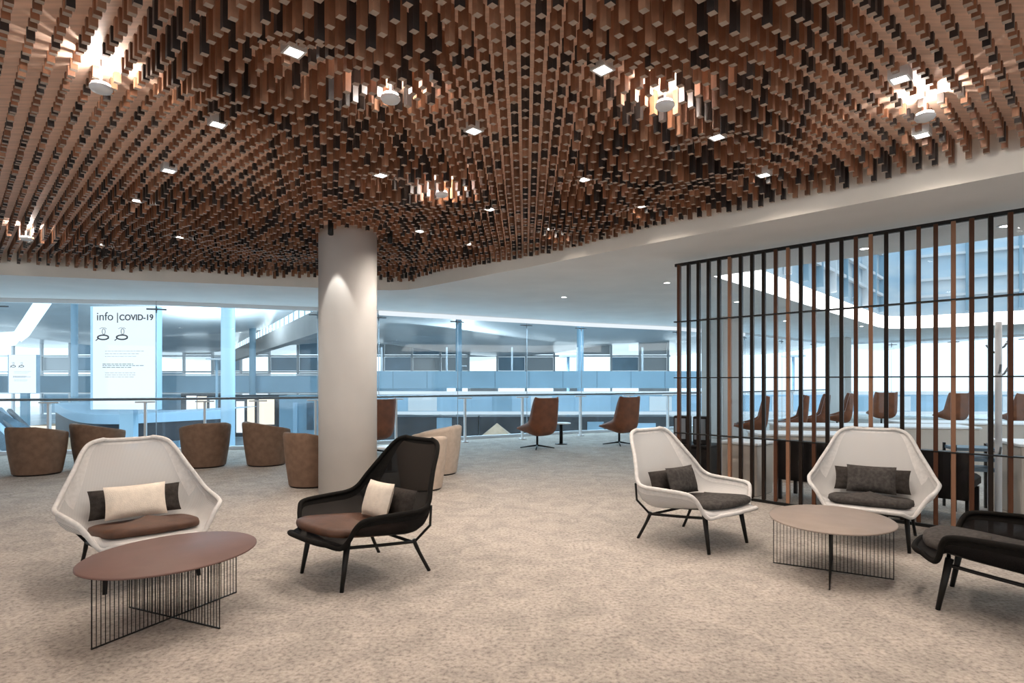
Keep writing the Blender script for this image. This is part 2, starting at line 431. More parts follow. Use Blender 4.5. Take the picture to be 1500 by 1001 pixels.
# recessed downlights between the sticks
where = ['upper left, above the white lounge chair', 'top centre, nearest to the camera', 'left, in front of the row of tub chairs', 'middle, right above the centre',
         'right of the middle disc lamp', 'top right, beside the far right disc lamp', 'centre, above the brown chairs by the glass', 'just in front of the column top',
         'left, behind the left disc lamp', 'centre, right of the small disc lamp', 'near the slanted edge, left of the screen top', 'right of the column near the ceiling tip',
         'close to the right side of the column top', 'far left, halfway to the glass', 'near the slanted edge, above the far chairs', 'far right by the slanted edge',
         'far left near the white fascia', 'left of the column, low near the fascia', 'right, near the slanted edge above the screen corner']
for k, (d, wh) in enumerate(zip(downs, where)):
    r = thing('downlight', 'square recessed downlight glowing between sticks, ' + wh, 'ceiling light', (d.x, d.y, BZ), LAT, 'recessed downlights')
    fr = MB(); s_ = .044
    for dx, dy, sx, sy in ((0, s_, .100, .012), (0, -s_, .100, .012), (s_, 0, .012, .076), (-s_, 0, .012, .076)): fr.box((dx, dy, -.028), (sx, sy, .056))
    fr.build('housing', 'white_metal', r); MB().box((0, 0, -.045), (.075, .075, .012)).build('diffuser', 'lamp_face', r)
    downlight('light', (0, 0, -.07), SPOT_W, 150, .9, parent=r)
for k, (d, wh) in enumerate(zip(discs, ['far left one', 'above the column, nearest to centre', 'right of centre, brightest halo', 'far right one', 'small one right of the column top', 'leftmost, near the fascia'])):
    r = thing('disc_lamp', 'white disc lamp with bright glow among the sticks, ' + wh, 'ceiling light', (d.x, d.y, 0), 0, 'hanging disc lamps')
    z = d.z
    MB().lathe([(.02, 0), (.046, .004), (.056, .018), (.054, .030), (.03, .038)], (0, 0, z - .02), 24).build('disc', 'white_metal', r)
    MB().lathe([(.045, 0), (.045, .004)], (0, 0, z + .021), 24).build('diffuser', 'lamp_face', r)
    MB().tube([(0, 0, z + .02), (0, 0, BZ)], .006, 6).build('stem', 'white_metal', r)
    l = bpy.data.lights.new('light', 'POINT'); l.energy = 12.0; l.color = (1, .92, .84); l.shadow_soft_size = .03
    lo = bpy.data.objects.new('light', l); COL.objects.link(lo); lo.parent = r; lo.location = (0, 0, z + .09)
for k, (x, y, wh) in enumerate(((-2.6, .9, 'front left'), (0, .5, 'straight overhead'), (2.6, .9, 'front right'), (-4.6, 1.6, 'far left'), (4.3, 1.2, 'far right'), (-1.3, -1.2, 'rear left'), (1.3, -1.2, 'rear right'), (-3.2, 2.35, 'over the left table'), (3.4, 2.55, 'over the rightmost chair'))):  # extra lamps out of view, added to brighten the near carpet
    r = thing('downlight', 'added square downlight out of view, brightening the near carpet, ' + wh, 'ceiling light', (x, y, BZ), LAT, 'recessed downlights')
    MB().box((0, 0, -.022), (.128, .128, .044)).build('housing', 'white_metal', r); MB().box((0, 0, -.048), (.102, .102, .008)).build('diffuser', 'lamp_face', r)
    downlight('light', (0, 0, -.07), 54, 150, .9, parent=r)
# spot that grazes the column, small downlights in the white ceiling
def small_spot(px, py, label):
    p = PZ(px, py, CZ); r = thing('spotlight', label, 'ceiling light', (p.x, p.y, CZ), 0, 'small spots in the white ceiling')
    MB().lathe([(.06, 0), (.062, -.008), (.045, -.008)], (0, 0, 0), 20).build('housing', 'white_metal', r)
    MB().lathe([(.04, -.004), (.04, -.009)], (0, 0, 0), 20).build('diffuser', 'lamp_face', r)
    downlight('light', (0, 0, -.03), 22, parent=r)
small_spot(826, 435, 'small round spot in the white ceiling, the one above the far side table')
small_spot(977, 414, 'small round spot in the white ceiling just left of the slatted screen')
small_spot(1150, 470, 'small added spot in the white ceiling, brightening the first counter behind the slats')  # this spot and the next are added to brighten the counters
small_spot(1262, 478, 'small added ceiling spot brightening the counters behind slats, below the bend of the cove')
small_spot(1079, 442, 'small round spot in the white ceiling seen through the slats over the square pillar')
for (gx, gy, wt) in ((CX - .05, CY - .50, 16), (CX + .52, CY - .12, 12)):
    r = thing('spotlight', 'slim spotlight hidden between the sticks that grazes the %s of the round column' % ('front' if gx < CX + .2 else 'right flank'), 'ceiling light', (gx, gy, BZ), 0, 'column spotlights')
    MB().lathe([(.03, 0), (.03, -.16), (.022, -.17)], (0, 0, 0), 16).build('housing', 'black_metal', r)
    downlight('light', (0, 0, -.20), wt, 50, .25, (1, .95, .88), .015, r)

# ------------------------------------------------------------ shells (mesh lounge chairs and high-back chairs)
def interp(secs, n):
    """Catmull-Rom through the section parameters"""
    out = []; m = len(secs)
    for i in range(m - 1):
        a, b, c, d = secs[max(i - 1, 0)], secs[i], secs[i + 1], secs[min(i + 2, m - 1)]
        for k in range(n):
            t = k / n
            out.append([.5 * (2 * B + (C - A) * t + (2 * A - 5 * B + 4 * C - D) * t * t + (3 * B - A - 3 * C + D) * t ** 3) for A, B, C, D in zip(a, b, c, d)])
    out.append(list(secs[-1])); return out
def shell(secs, nt=9, sub=4, px=1.8, pb=2.6):
    rows = []
    for cy, cz, wd, ry, rz in interp(secs, sub):
        row = []
        for j in range(-nt, nt + 1):
            t = abs(j) / nt; x = wd * (1 - (1 - t) ** px) * (1 if j >= 0 else -1); b = t ** pb
            row.append((x, cy + (ry - cy) * b, cz + (rz - cz) * b))
        rows.append(row)
    return rows
LOUNGE = [(.455, .315, .22, .40, .300), (.385, .336, .275, .335, .275), (.30, .328, .315, .305, .315), (.24, .318, .375, .278, .412), (.17, .303, .42, .225, .455), (.0, .28, .45, .03, .462),
          (-.15, .262, .465, -.14, .466), (-.25, .30, .440, -.215, .505), (-.30, .39, .395, -.265, .590), (-.355, .55, .335, -.335, .70), (-.415, .72, .285, -.405, .80),
          (-.455, .82, .235, -.445, .855), (-.475, .868, .155, -.462, .878)]
def pillow_mesh(w_, h_, t_, n=12, p=.55):
    rows = []; top = []; bot = []
    mb = MB(); vs = []; fs = []
    for s in (1, -1):
        g = []
        for i in range(n + 1):
            r = []
            for j in range(n + 1):
                u, v = 2 * i / n - 1, 2 * j / n - 1
                k = max(0, (1 - abs(u) ** 3.2) * (1 - abs(v) ** 3.2)) ** p
                pin = 1 - .05 * (1 - v * v) * abs(u) ** 2 ; pin2 = 1 - .05 * (1 - u * u) * abs(v) ** 2
                r.append((u * w_ / 2 * pin, s * t_ / 2 * k, v * h_ / 2 * pin2))
            g.append(r)
        if s < 0: g = g[::-1]
        mb.grid(g)
    return mb
def seat_cushion():
    mb = MB(); out = [(-.22, .37), (0, .415), (.22, .37), (.285, .22), (.30, 0), (.285, -.17), (.2, -.235), (0, -.25), (-.2, -.235), (-.285, -.17), (-.30, 0), (-.285, .22)]
    pts = smooth_path([(x, y, 0) for x, y in out], 4, True); n = len(pts); c = Vector((0, .08, 0)); vs = []; rings = []
    for sc, z in ((.0, .0), (.90, .0), (.985, .012), (1, .03), (.985, .05), (.90, .062), (.5, .07), (.0, .072)):
        rings.append([(c.x + (p.x - c.x) * max(sc, .01), c.y + (p.y - c.y) * max(sc, .01), z + (p.y - .1) * .10) for p in pts])
    vs = sum(rings, []); fs = []
    for i in range(len(rings) - 1):
        for k in range(n):
            l = (k + 1) % n; fs.append((i * n + k, i * n + l, i * n + n + l, i * n + n + k))
    mb.add(vs, fs, 0, True); return mb
def lounge(label, loc, f, weave, hem, cushion, back_cush):
    r = thing('lounge_chair', label, 'chair', (loc[0], loc[1], 0), face_rz(*f), 'mesh lounge chairs')
    rows = shell(LOUNGE); nt = len(rows[0]) - 1; ns = len(rows) - 1
    mb = MB(); mb.grid(rows, mif=lambda i, j: 1 if (j < 1 or j >= nt - 1 or i < 1 or i >= ns - 3 or (i > 30 and (j < 3 or j >= nt - 3)) or j < 1) else 0)
    sh = mb.build('shell', [weave, hem], r)
    sm = sh.modifiers.new('thick', 'SOLIDIFY'); sm.thickness = .004; sm.offset = 0
    rim = [rw[0] for rw in rows] + rows[-1][1:-1] + [rw[-1] for rw in reversed(rows)] + list(reversed(rows[0][1:-1]))
    MB().tube(rim, .016, 8, closed=True).build('rim', hem, r)
    fr = MB()
    for s in (-1, 1):
        fr.tube(smooth_path([(s * .25, .27, .262), (s * .27, .10, .245), (s * .28, -.10, .225), (s * .285, -.215, .215)], 4), .011, 8)
        fr.tube([(s * .285, -.215, .215), (s * .372, -.278, .33), (s * .449, -.226, .478)], .009, 8)
    fr.tube([(-.25, .27, .262), (0, .30, .268), (.25, .27, .262)], .011, 8)
    fr.tube([(-.283, -.19, .218), (0, -.2, .215), (.283, -.19, .218)], .011, 8)
    fr.build('frame', 'black_metal', r)
    for s in (-1, 1):
        MB().tube([(s * .243, .265, .298), (s * .2625, .3175, 0)], [.021, .0125], 10).build('leg', 'black_metal', r)
        MB().tube(smooth_path([(s * .285, -.205, .23), (s * .292, -.245, .14), (s * .31, -.3175, 0)], 3), [.014] * 3 + [.012] * 4, 10).build('leg', 'black_metal', r)
    sc = seat_cushion().build('seat_cushion', cushion, r); sc.location = (0, .02, .305); sc.scale = (1, .97, 1)
    bc = pillow_mesh(.56 if back_cush else .5, .20, .085).build('back_cushion', 'dark_fabric', r); bc.location = (0, -.215, .455); bc.rotation_euler.x = math.radians(14)
    return r
def pillow(label, chair, w_, h_, m, dy=-.108, z=.475, tilt=18, dx=0, roll=0):
    o = pillow_mesh(w_, h_, .10).build('pillow', m)
    mw = Matrix.Translation(chair.location) @ Matrix.Rotation(chair.rotation_euler.z, 4, 'Z')
    o.matrix_world = mw @ Matrix.Translation((dx, dy, z)) @ Matrix.Rotation(math.radians(tilt), 4, 'X') @ Matrix.Rotation(math.radians(roll), 4, 'Y')
    tag(o, label, 'pillow', 'loose pillows'); return o
c1 = lounge('wide off-white mesh lounge chair with brown seat pad behind the brown oval table', (-2.50, 4.00), (.68, -.73), 'white_weave', 'white_hem', 'brown_leather', True)
c2 = lounge('black mesh lounge chair with tan seat pad in front of the round column', (-1.01, 4.03), (-.70, -.714), 'black_weave', 'black_hem', 'brown_leather', True)
c3 = lounge('off-white mesh lounge chair with grey cushions, by itself left of the taupe table', (1.48, 4.82), (.62, -.785), 'white_weave', 'white_hem', 'grey_fabric', True)
c4 = lounge('off-white mesh lounge chair with charcoal cushions standing behind the taupe table against the slatted screen', (2.946, 4.853), (-.55, -.835), 'white_weave', 'white_hem', 'grey_fabric', True)
c5 = lounge('black mesh lounge chair with grey seat pad cut off by the right border', (2.826, 3.32), (-.72, .69), 'black_weave', 'black_hem', 'grey_fabric', True)
pillow('cream pillow leaning in the wide off-white chair behind the brown table', c1, .37, .225, 'cream_fabric', dx=.02)
pillow('cream pillow standing in the black chair beside the column', c2, .30, .25, 'cream_fabric', dx=0)
pillow('charcoal pillow lying in the off-white chair left of the taupe table', c3, .36, .23, 'grey_fabric')
pillow('charcoal pillow in the off-white chair against the slatted screen', c4, .36, .23, 'grey_fabric')

# ------------------------------------------------------------ wire tables
def wire_table(label, c, ang, top):
    r = thing('coffee_table', label, 'table', (c[0], c[1], 0), ang, 'oval wire-base coffee tables')
    MB().lathe([(.97, 0), (1, .004), (1, .010), (.985, .014)], (0, 0, .350), 64, sx=.385, sy=.455).build('table_top', top, r)
    for rz, hl in ((0, .36), (PI / 2, .42)):
        mb = MB(); n = round(2 * hl / .0215)
        for k in range(n + 1):
            x = -hl + 2 * hl * k / n
            mb.tube([(x, 0, .004), (x, 0, .350)], .0021 if 0 < k < n else .003, 6)
        mb.box((0, 0, .004), (2 * hl + .006, .007, .006)); mb.box((0, 0, .345), (2 * hl + .006, .007, .006))
        o = mb.build('wire_panel', 'black_metal', r); o.rotation_euler.z = rz
    return r
wire_table('oval coffee table with reddish brown top and black wire base at the left', (-1.86, 3.235), math.atan2(-.335, .762), 'table_brown')
wire_table('oval coffee table with taupe top and black wire base near the slatted screen', (2.177, 4.03), math.radians(-29.6), 'table_taupe')

# ------------------------------------------------------------ tub chairs
def tub(label, c, f, m='tub_brown', R=.355, H=.67):
    r = thing('tub_chair', label, 'chair', (c[0], c[1], 0), face_rz(*f), 'upholstered tub chairs')
    n = 48; g = []; TH = .075
    def hgt(a):            # a = angle from the front; opening at the front
        d = abs((a + PI) % (2 * PI) - PI)
        return .42 if d < .5 else H - (H - .55) * max(0, 1 - (d - .5) / 2.0)
    outer = []; prof = ((.0, .79), (.02, .80), (.5, .93), (.93, .995), (.985, .985), (1.0, .93))
    arc = [.55 + (2 * PI - 1.1) * k / n for k in range(n + 1)]
    def P(a, rr, z): return (math.sin(a) * rr, math.cos(a) * rr, z)
    for a in arc:
        h = hgt(a)
        g.append([P(a, R * q, .02 + (h - .02) * z) for z, q in prof] + [P(a, R * .93 - TH * .6, h), P(a, R * .90 - TH, h * .97), P(a, R * .84 - TH, .38)])
    sh = MB(); sh.grid(g)
    for end in (g[0], g[-1]): sh.add(end, [tuple(range(len(end)))])
    sh.build('shell', m, r)
    MB().lathe([(.77, 0), (.80, .02), (.86, .18), (.86, .26), (.83, .28)], (0, 0, .03), 40, sx=R, sy=R).build('base', m, r)
    MB().lathe([(.70, 0), (.75, .015), (.77, .06), (.74, .10), (.5, .12)], (0, .01, .31), 40, sx=R, sy=R).build('seat_cushion', m, r)
    MB().lathe([(.74, 0), (.74, .03)], (0, 0, 0), 40, sx=R, sy=R).build('plinth', 'black_panel', r)
tub('brown tub chair cut off by the left border', (-6.63, 8.25), (.05, 1))
tub('brown tub chair half hidden behind the off-white lounge chair, second from the left border', (-6.20, 8.85), (.6, .8))
tub('brown tub chair before the glass, directly right behind the off-white chair back', (-4.66, 8.98), (-.7, .7))
tub('brown tub chair before the glass, between column and two other tubs', (-3.80, 9.15), (.75, .65))
tub('large brown tub chair partly hidden by the left side of the round column', (-2.50, 7.35), (.5, .87), 'tub_brown', .33)
tub('beige tub chair right of the column, the farther of the two', (-1.06, 8.30), (-.95, .15), 'tub_beige')
tub('beige tub chair right of the column, hidden mostly by the black lounge chair', (-1.09, 7.12), (-.6, .8), 'tub_beige', .31, .64)

# ------------------------------------------------------------ high-back leather chairs
HIGH = [(.33, .38, .24, .33, .38), (.20, .34, .28, .20, .42), (.0, .30, .31, .0, .48), (-.16, .27, .31, -.12, .54), (-.26, .33, .305, -.15, .62), (-.30, .48, .295, -.18, .74), (-.32, .68, .285, -.21, .86), (-.335, .88, .275, -.25, .97), (-.34, .975, .262, -.27, .99)]
def highback():
    r = thing('swivel_chair', '', 'chair', (0, 0, 0))
    rows = shell(HIGH, 7, 3, 1.9, 3.0); mb = MB(); mb.grid(rows)
    sh = mb.build('shell', 'rust_leather', r); sm = sh.modifiers.new('thick', 'SOLIDIFY'); sm.thickness = .045; sm.offset = 0
    MB().box((0, .06, .385), (.46, .46, .09), bev=.025).build('seat_cushion', 'rust_dark', r)
    MB().tube([(0, 0, .05), (0, 0, .33)], .022, 10).build('pedestal', 'black_metal', r)
    st = MB()
    for k in range(4):
        a = PI / 4 + k * PI / 2; st.tube([(0, 0, .06), (math.cos(a) * .33, math.sin(a) * .33, .012)], [.018, .010], 8)
    st.build('star_base', 'black_metal', r); return r
hb = highback()
hi = [((546, 664), (-.8, .6), 'rust leather high-back chair peeking out behind the right side of the round column'),
      ((787, 657), (-.62, .78), 'rust leather high-back swivel chair by the glass, left of the small side table'),
      ((907, 652), (-.62, .78), 'rust leather high-back swivel chair by the glass, right of the side table, facing the hall'),
      ((1100, 650), (-.93, .36), 'brown high-back chair behind the slats, the first right of the square pillar'),
      ((1158, 646), (-.93, .36), 'brown high-back chair behind the slats, the second right of the square pillar'),
      ((1190, 640), (-.93, .36), 'brown high-back chair behind the slats, the third right of the square pillar'),
      ((1226, 634), (-.93, .36), 'brown high-back chair behind the slats, directly before the far grey pillar'),
      ((1291, 626), (.1, 1), 'brown high-back chair seen from behind over the wide counter, left of the middle'),
      ((1393, 630), (-.1, 1), 'brown high-back chair seen from behind over the wide counter, right of the middle'),
      ((1490, 634), (-.1, 1), 'brown high-back chair seen from behind at the right border')]
for k, (px, f, lb) in enumerate(hi):
    o = hb if k == 0 else copy_tree(hb)
    g = G(*px); o.location = (g.x, g.y, 0); o.rotation_euler.z = face_rz(*f); o['label'] = lb; o['group'] = 'leather high-back chairs'
def pedestal_table(p, h, lb, r0=.20, leg='black_panel'):
    r = thing('side_table', lb, 'table', (p[0], p[1], 0))
    MB().lathe([(r0 * .98, 0), (r0, .006), (r0, .018), (r0 * .98, .022)], (0, 0, h - .022), 32).build('table_top', 'white_top', r)
    MB().tube([(0, 0, .01), (0, 0, h - .02)], .035, 12).build('pedestal', leg, r)
    MB().lathe([(.13, 0), (.13, .008), (.04, .016)], (0, 0, 0), 24).build('base', leg, r)
p = G(822, 651); pedestal_table(p, .44, 'small round side table with white top between the two rust chairs by the glass')
pedestal_table((-1.75, 8.45), .36, 'low round side table with pale top just right of the round column')

# ------------------------------------------------------------ slatted screen
A0 = Vector((1.99, 7.03)); D0 = Vector((.689, -.725)); RZ0 = math.atan2(D0.y, D0.x)
scr = thing('slatted_screen', 'tall screen of vertical wooden slats in a thin black frame, right of centre', 'screen', (A0.x, A0.y, 0), RZ0)
LEN = 3.66; TOP = 2.69
sl = {}
cols = []
for k in range(0, 29):
    cols.append('slat_copper' if k in (5, 10, 16, 21, 27) else ('slat_brown' if k in (0, 9, 12, 15, 19, 20, 22, 24, 26) else 'slat_dark'))
for k in range(29):
    o = MB().box((0, 0, (TOP) / 2 + .01), (.034, .066, TOP - .05), bev=.003).build('slat', cols[k], scr)
    o.location = (k * .1263, 0, 0); o.rotation_euler.z = math.radians(12)
for z, t in ((TOP - .012, .034), (2.0, .012), (1.335, .012), (.68, .012), (.014, .028)):
    MB().box((LEN / 2 - .05, 0, z), (LEN, .035 if t > .02 else .078, t)).build('rail', 'black_metal', scr)
MB().box((LEN / 2 - .05, .07, TOP / 2), (LEN, .008, TOP - .04)).build('glass_pane', 'glass_clear', scr)

# ------------------------------------------------------------ room behind the screen
def block(name, label, cat, c, size, rz, body, top=None, tt=.03, group=None, z0=0.0):
    r = thing(name, label, cat, (c[0], c[1], 0), rz, group)
    MB().box((0, 0, z0 + (size[2] - tt - z0) / 2), (size[0], size[1], size[2] - tt - z0), bev=.008).build('body', body, r)
    MB().box((0, 0, size[2] - tt / 2), (size[0] + .03, size[1] + .03, tt), bev=.006).build('top', top or body, r); return r
PERP = Vector((.725, .689))
def along(t, off): q = A0 + D0 * t + PERP * off; return (q.x, q.y)
sqp = G(1056, 640)
o = MB().box((0, 0, CZ / 2), (.62, .62, CZ), bev=.01).build('square_pillar', 'column'); o.location = (sqp.x, sqp.y, 0); o.rotation_euler.z = math.radians(32)
tag(o, 'thick square off-white pillar seen through the left slats', 'column')
o = MB().box((0, 0, CZ / 2), (.62, .62, CZ), bev=.01).build('square_pillar', 'column'); o.location = (11.0, 19.9, 0); o.rotation_euler.z = math.radians(45)
tag(o, 'distant grey square pillar at the window corner behind the slats', 'column')
r = block('side_cabinet', 'low black cabinet standing just behind the left end of the slatted screen', 'cabinet', (2.30, 7.55), (.56, .45, .50), RZ0 + .2, 'black_panel')
MB().box((-.14, -.23, .26), (.26, .012, .36)).build('door', 'black_panel', r); MB().box((.14, -.23, .26), (.26, .012, .36)).build('door', 'black_panel', r)
MB().box((.0, -.245, .36), (.08, .012, .02)).build('handle', 'steel', r)
for dx, lb in ((-.12, 'black upright box on the low black cabinet, the left of the pair'), (.13, 'black upright box on the low black cabinet, the right of the pair')):
    q = Vector((2.30, 7.55)) + Vector((math.cos(RZ0 + .2), math.sin(RZ0 + .2))) * dx
    r = thing('speaker', lb, 'speaker', (q.x, q.y, .50), RZ0 + .2, 'black boxes on the cabinet')
    MB().box((0, 0, .175), (.18, .18, .35), bev=.01).build('body', 'black_panel', r); MB().box((0, -.094, .19), (.14, .008, .26)).build('grille', 'grey_metal', r)
q = along(.62, .45)
block('planter_box', 'beige cube plinth with a white top right behind the slats', 'plinth', q, (.42, .42, .60), RZ0, 'beige_panel', 'white_top')
# black bench with its back to the screen
q = along(1.87, .32)
r = thing('bench', 'long black bench with upright back directly behind the slatted screen', 'bench', (q[0], q[1], 0), RZ0)
MB().box((0, 0, .44), (1.72, .05, .44), bev=.01).build('backrest', 'black_panel', r)
MB().box((0, .26, .36), (1.72, .50, .12), bev=.03).build('seat', 'black_panel', r)
for x in (-.83, -.28, .28, .83):
    for y in (.02, .46): MB().box((x, y, .15), (.035, .035, .30)).build('leg', 'black_metal', r)
# counters and low white tables
counters = [((3.95, 7.75), (1.5, .55, .62), 'white counter with beige front behind the left half of the bench'),
            ((5.2, 8.6), (2.6, .60, .66), 'wide white counter seen above the middle of the off-white chair behind the slats'),
            ((7.4, 9.2), (2.6, .60, .66), 'white counter behind the slats nearest to the coat stand')]
for c, sz, lb in counters: block('counter', lb, 'counter', c, sz, math.radians(-8), 'beige_panel', 'white_top', group='white counters behind the screen')
r = block('counter', 'beige cabinet with white top at the right border behind the slats', 'cabinet', (5.35, 5.75), (.9, .6, .70), RZ0 + .5, 'beige_panel', 'white_top', group='white counters behind the screen')
r = thing('newspaper_rack', 'dark rack with blue-grey shelves between bench end and coat stand', 'rack', (4.62, 5.95, 0), RZ0 + .5)
for z in (.42, .52, .62): MB().box((0, 0, z), (.36, .30, .03)).build('shelf', 'blue_dark', r)
for x in (-.18, .18):
    for y in (-.14, .14): MB().box((x, y, .33), (.022, .022, .66)).build('leg', 'black_metal', r)
cs = thing('coat_stand', 'tall white coat stand with short hooks behind the slats at the right', 'coat stand', (4.30, 5.22, 0))
MB().tube([(0, 0, .02), (0, 0, 1.82)], .026, 12).build('pole', 'white_metal', cs)
MB().lathe([(.17, 0), (.17, .012), (.03, .025)], (0, 0, 0), 28).build('base', 'white_metal', cs)
for k, z in enumerate((1.58, 1.54, 1.36, 1.34, .66, .64)):
    a = k * 2.1; MB().tube([(0, 0, z), (math.cos(a) * .05, math.sin(a) * .05, z + .02), (math.cos(a) * .09, math.sin(a) * .09, z + .08)], .009, 8).build('hook', 'grey_metal', cs)
for t_, o_, lb in ((1.7, .95, 'small added ceiling spot over the black bench, brightening the side behind the slats'), (2.9, .85, 'small added ceiling spot brightening the white coat stand')):  # spots added to brighten the bench side and coat stand
    x_, y_ = along(t_, o_); r = thing('spotlight', lb, 'ceiling light', (x_, y_, CZ), 0, 'small spots in the white ceiling')
    MB().lathe([(.06, 0), (.062, -.008), (.045, -.008)], (0, 0, 0), 20).build('housing', 'white_metal', r)
    MB().lathe([(.04, -.004), (.04, -.009)], (0, 0, 0), 20).build('diffuser', 'lamp_face', r)
    downlight('light', (0, 0, -.03), 45, parent=r)
# glazed atrium structure above the coffer
at = thing('skylight', 'blue glazed skylight with white louvres above the raised opening behind the screen', 'skylight', (11, 9, 0))
sk = MB()
for k in range(9): sk.box((-1.5, -7 + k * 1.9, 5.25), (13, .10, .14))
for k in range(7): sk.box((-7 + k * 2.2, 0, 5.25), (.10, 16, .14))
sk.build('rafters', 'blue_pale', at)
fn = MB()
for a_, b_ in ((COF[0], COF[1]), (COF[4], COF[5]), (COF[5], COF[6])):
    a_, b_ = Vector(a_), Vector(b_); n_ = int((b_ - a_).length / .9); z_ = math.atan2(b_.y - a_.y, b_.x - a_.x); nrm = Vector((math.sin(z_), -math.cos(z_))) * .08
    for k in range(n_ + 1):
        q = a_ + (b_ - a_) * (k / n_) + nrm; fn.box((q.x - 11, q.y - 9, 4.2), (.06, .12, 2.1), z_, 0 if k % 3 else 1)
    m_ = (a_ + b_) / 2 + nrm
    for z in (3.6, 4.05, 4.7): fn.box((m_.x - 11, m_.y - 9, z), ((b_ - a_).length, .08, .07), z_, 1)
fn.build('fins', ['blue_concrete', 'white_metal'], at)
lv = MB()
for k in range(6): lv.box((2.2, .2 + k * .5, 3.75 + .13 * k), (2.6, .26, .05), -.5)
lv.build('louvres', 'white_metal', at)
MB().box((-3, 0, 5.4), (16, 18, .04)).build('pane', 'glass', at)

# ------------------------------------------------------------ terminal hall beyond the glass
HZ = -5.0
struct(MB().box((0, 80, HZ - .1), (240, 135, .2)).build('ground_hall', 'hall_floor'))
# undulating metal roof
rows = []
for i in range(41):
    x = -95 + i * (88 + 95) / 40; rr = []
    for j in range(50):
        y = 20 + j * 2.6
        rr.append((x, y, 7.8 + 1.1 * math.sin(x * .11 + y * .045) + .7 * math.sin(y * .16 - x * .05) + (.02 * (x) if x > 0 else 0)))
    rows.append(rr)
ro = MB().grid(rows).build('roof_hall', 'roof_metal'); struct(ro)
sm = ro.modifiers.new('thick', 'SOLIDIFY'); sm.thickness = .3; sm.offset = 1
# unseen light panels added to brighten the hall and the floor by the glass
for k, (x, y) in enumerate(((-12, 21.5), (-4, 21.5), (5, 22.5), (13, 26), (-18, 30), (0, 40), (14, 44))):
    r = thing('fill_panel', 'added unseen light panel under the metal hall roof, brightening the floor by the glass', 'skylight', (x, y, 7.0), 0, 'added light panels of the hall')
    MB().box((0, 0, .06), (4.2, 4.2, .1)).build('frame', 'white_metal', r); MB().box((0, 0, .0), (4, 4, .04)).build('pane', 'clerestory', r)
    l = bpy.data.lights.new('light', 'AREA'); l.shape = 'SQUARE'; l.size = 4; l.energy = 1500; l.color = (.62, .84, 1.0)
    lo = bpy.data.objects.new('light', l); COL.objects.link(lo); lo.parent = r; lo.location = (0, 0, -.1); lo.rotation_euler = (math.radians(-40) if y < 28 else 0, 0, 0)
for k, (x, y) in enumerate(((-24, 48), (4, 42), (20, 42), (-6, 70))):  # floodlights added only to brighten the metal roof from below
    r = thing('roof_fill', 'added floodlight on a tall post, put in to brighten the metal hall roof', 'floodlight', (x, y, HZ), 0, 'added floodlights of the hall')
    MB().tube([(0, 0, 0), (0, 0, 8.0)], .10, 8).build('pole', 'blue_pale', r); MB().box((0, 0, 8.05), (1.2, 1.2, .12)).build('head', 'white_metal', r)
    l = bpy.data.lights.new('light', 'SPOT'); l.energy = 6500; l.color = (.80, .92, 1.0); l.spot_size = math.radians(165); l.spot_blend = .6; l.shadow_soft_size = .5
    lo = bpy.data.objects.new('light', l); COL.objects.link(lo); lo.parent = r; lo.location = (0, 0, 8.3); lo.rotation_euler = (PI, 0, 0)
# long diagonal beam with bright clerestory
b0, b1 = Vector((-4.1, 24)), Vector((-44, 93)); bd = (b1 - b0); bl = bd.length; brz = math.atan2(bd.y, bd.x); bc = (b0 + b1) / 2
bm_ = thing('roof_beam', 'long brown-grey roof beam with a glowing clerestory strip crossing the hall at left', 'beam', (bc.x, bc.y, 0), brz)
MB().box((0, 0, 5.1), (bl, .8, 1.5)).build('girder', 'beam_brown', bm_)
MB().box((0, 0, 6.25), (bl, .3, .8)).build('clerestory', 'clerestory', bm_)
mu = MB()
for k in range(36): mu.box((-bl / 2 + bl * (k + .5) / 36, -.0, 6.25), (.12, .42, .82))
mu.build('mullions', 'blue_concrete', bm_)
def beam(label, p0, p1, th):
    p0, p1 = Vector(p0), Vector(p1); d = p1 - p0
    r = thing('glow_strip', label, 'light', tuple((p0 + p1) / 2)); mb = MB(); h = d / 2
    mb.tube([-h, h], th, 4); mb.build('tube', 'clerestory', r)
beam('white light strip slanting down at the upper left corner of the glass', PD(72, 430, 22), PD(30, 492, 24), .28)
beam('white light strip running level at the left border above the small sign', PD(-40, 500, 25), PD(22, 496, 25), .30)
# columns
def mast(px, wpx, Z, label, z1=8.5, z0=HZ, m='blue_pale'):
    r = Z * wpx / F / 2; x = (px - 750) / F * Z
    o = MB().lathe([(r, 0), (r, z1 - z0)], n=28).build('hall_column', m); o.location = (x, Z, z0); tag(o, label, 'column', 'columns of the hall')
mast(334, 19, 19, 'tall pale blue round column in the hall left of the big sign and handrail')
mast(109, 9, 34, 'thin pale blue column directly left of the big info sign')
mast(850, 10, 52, 'thin grey-blue column in the far hall above the two rust chairs', m='blue_concrete')
mast(672, 9, 60, 'thin grey column in the far hall above the beige tub chairs', m='blue_concrete')
mast(370, 9, 60, 'thin grey column in the far hall below the slanted beam', m='blue_concrete')
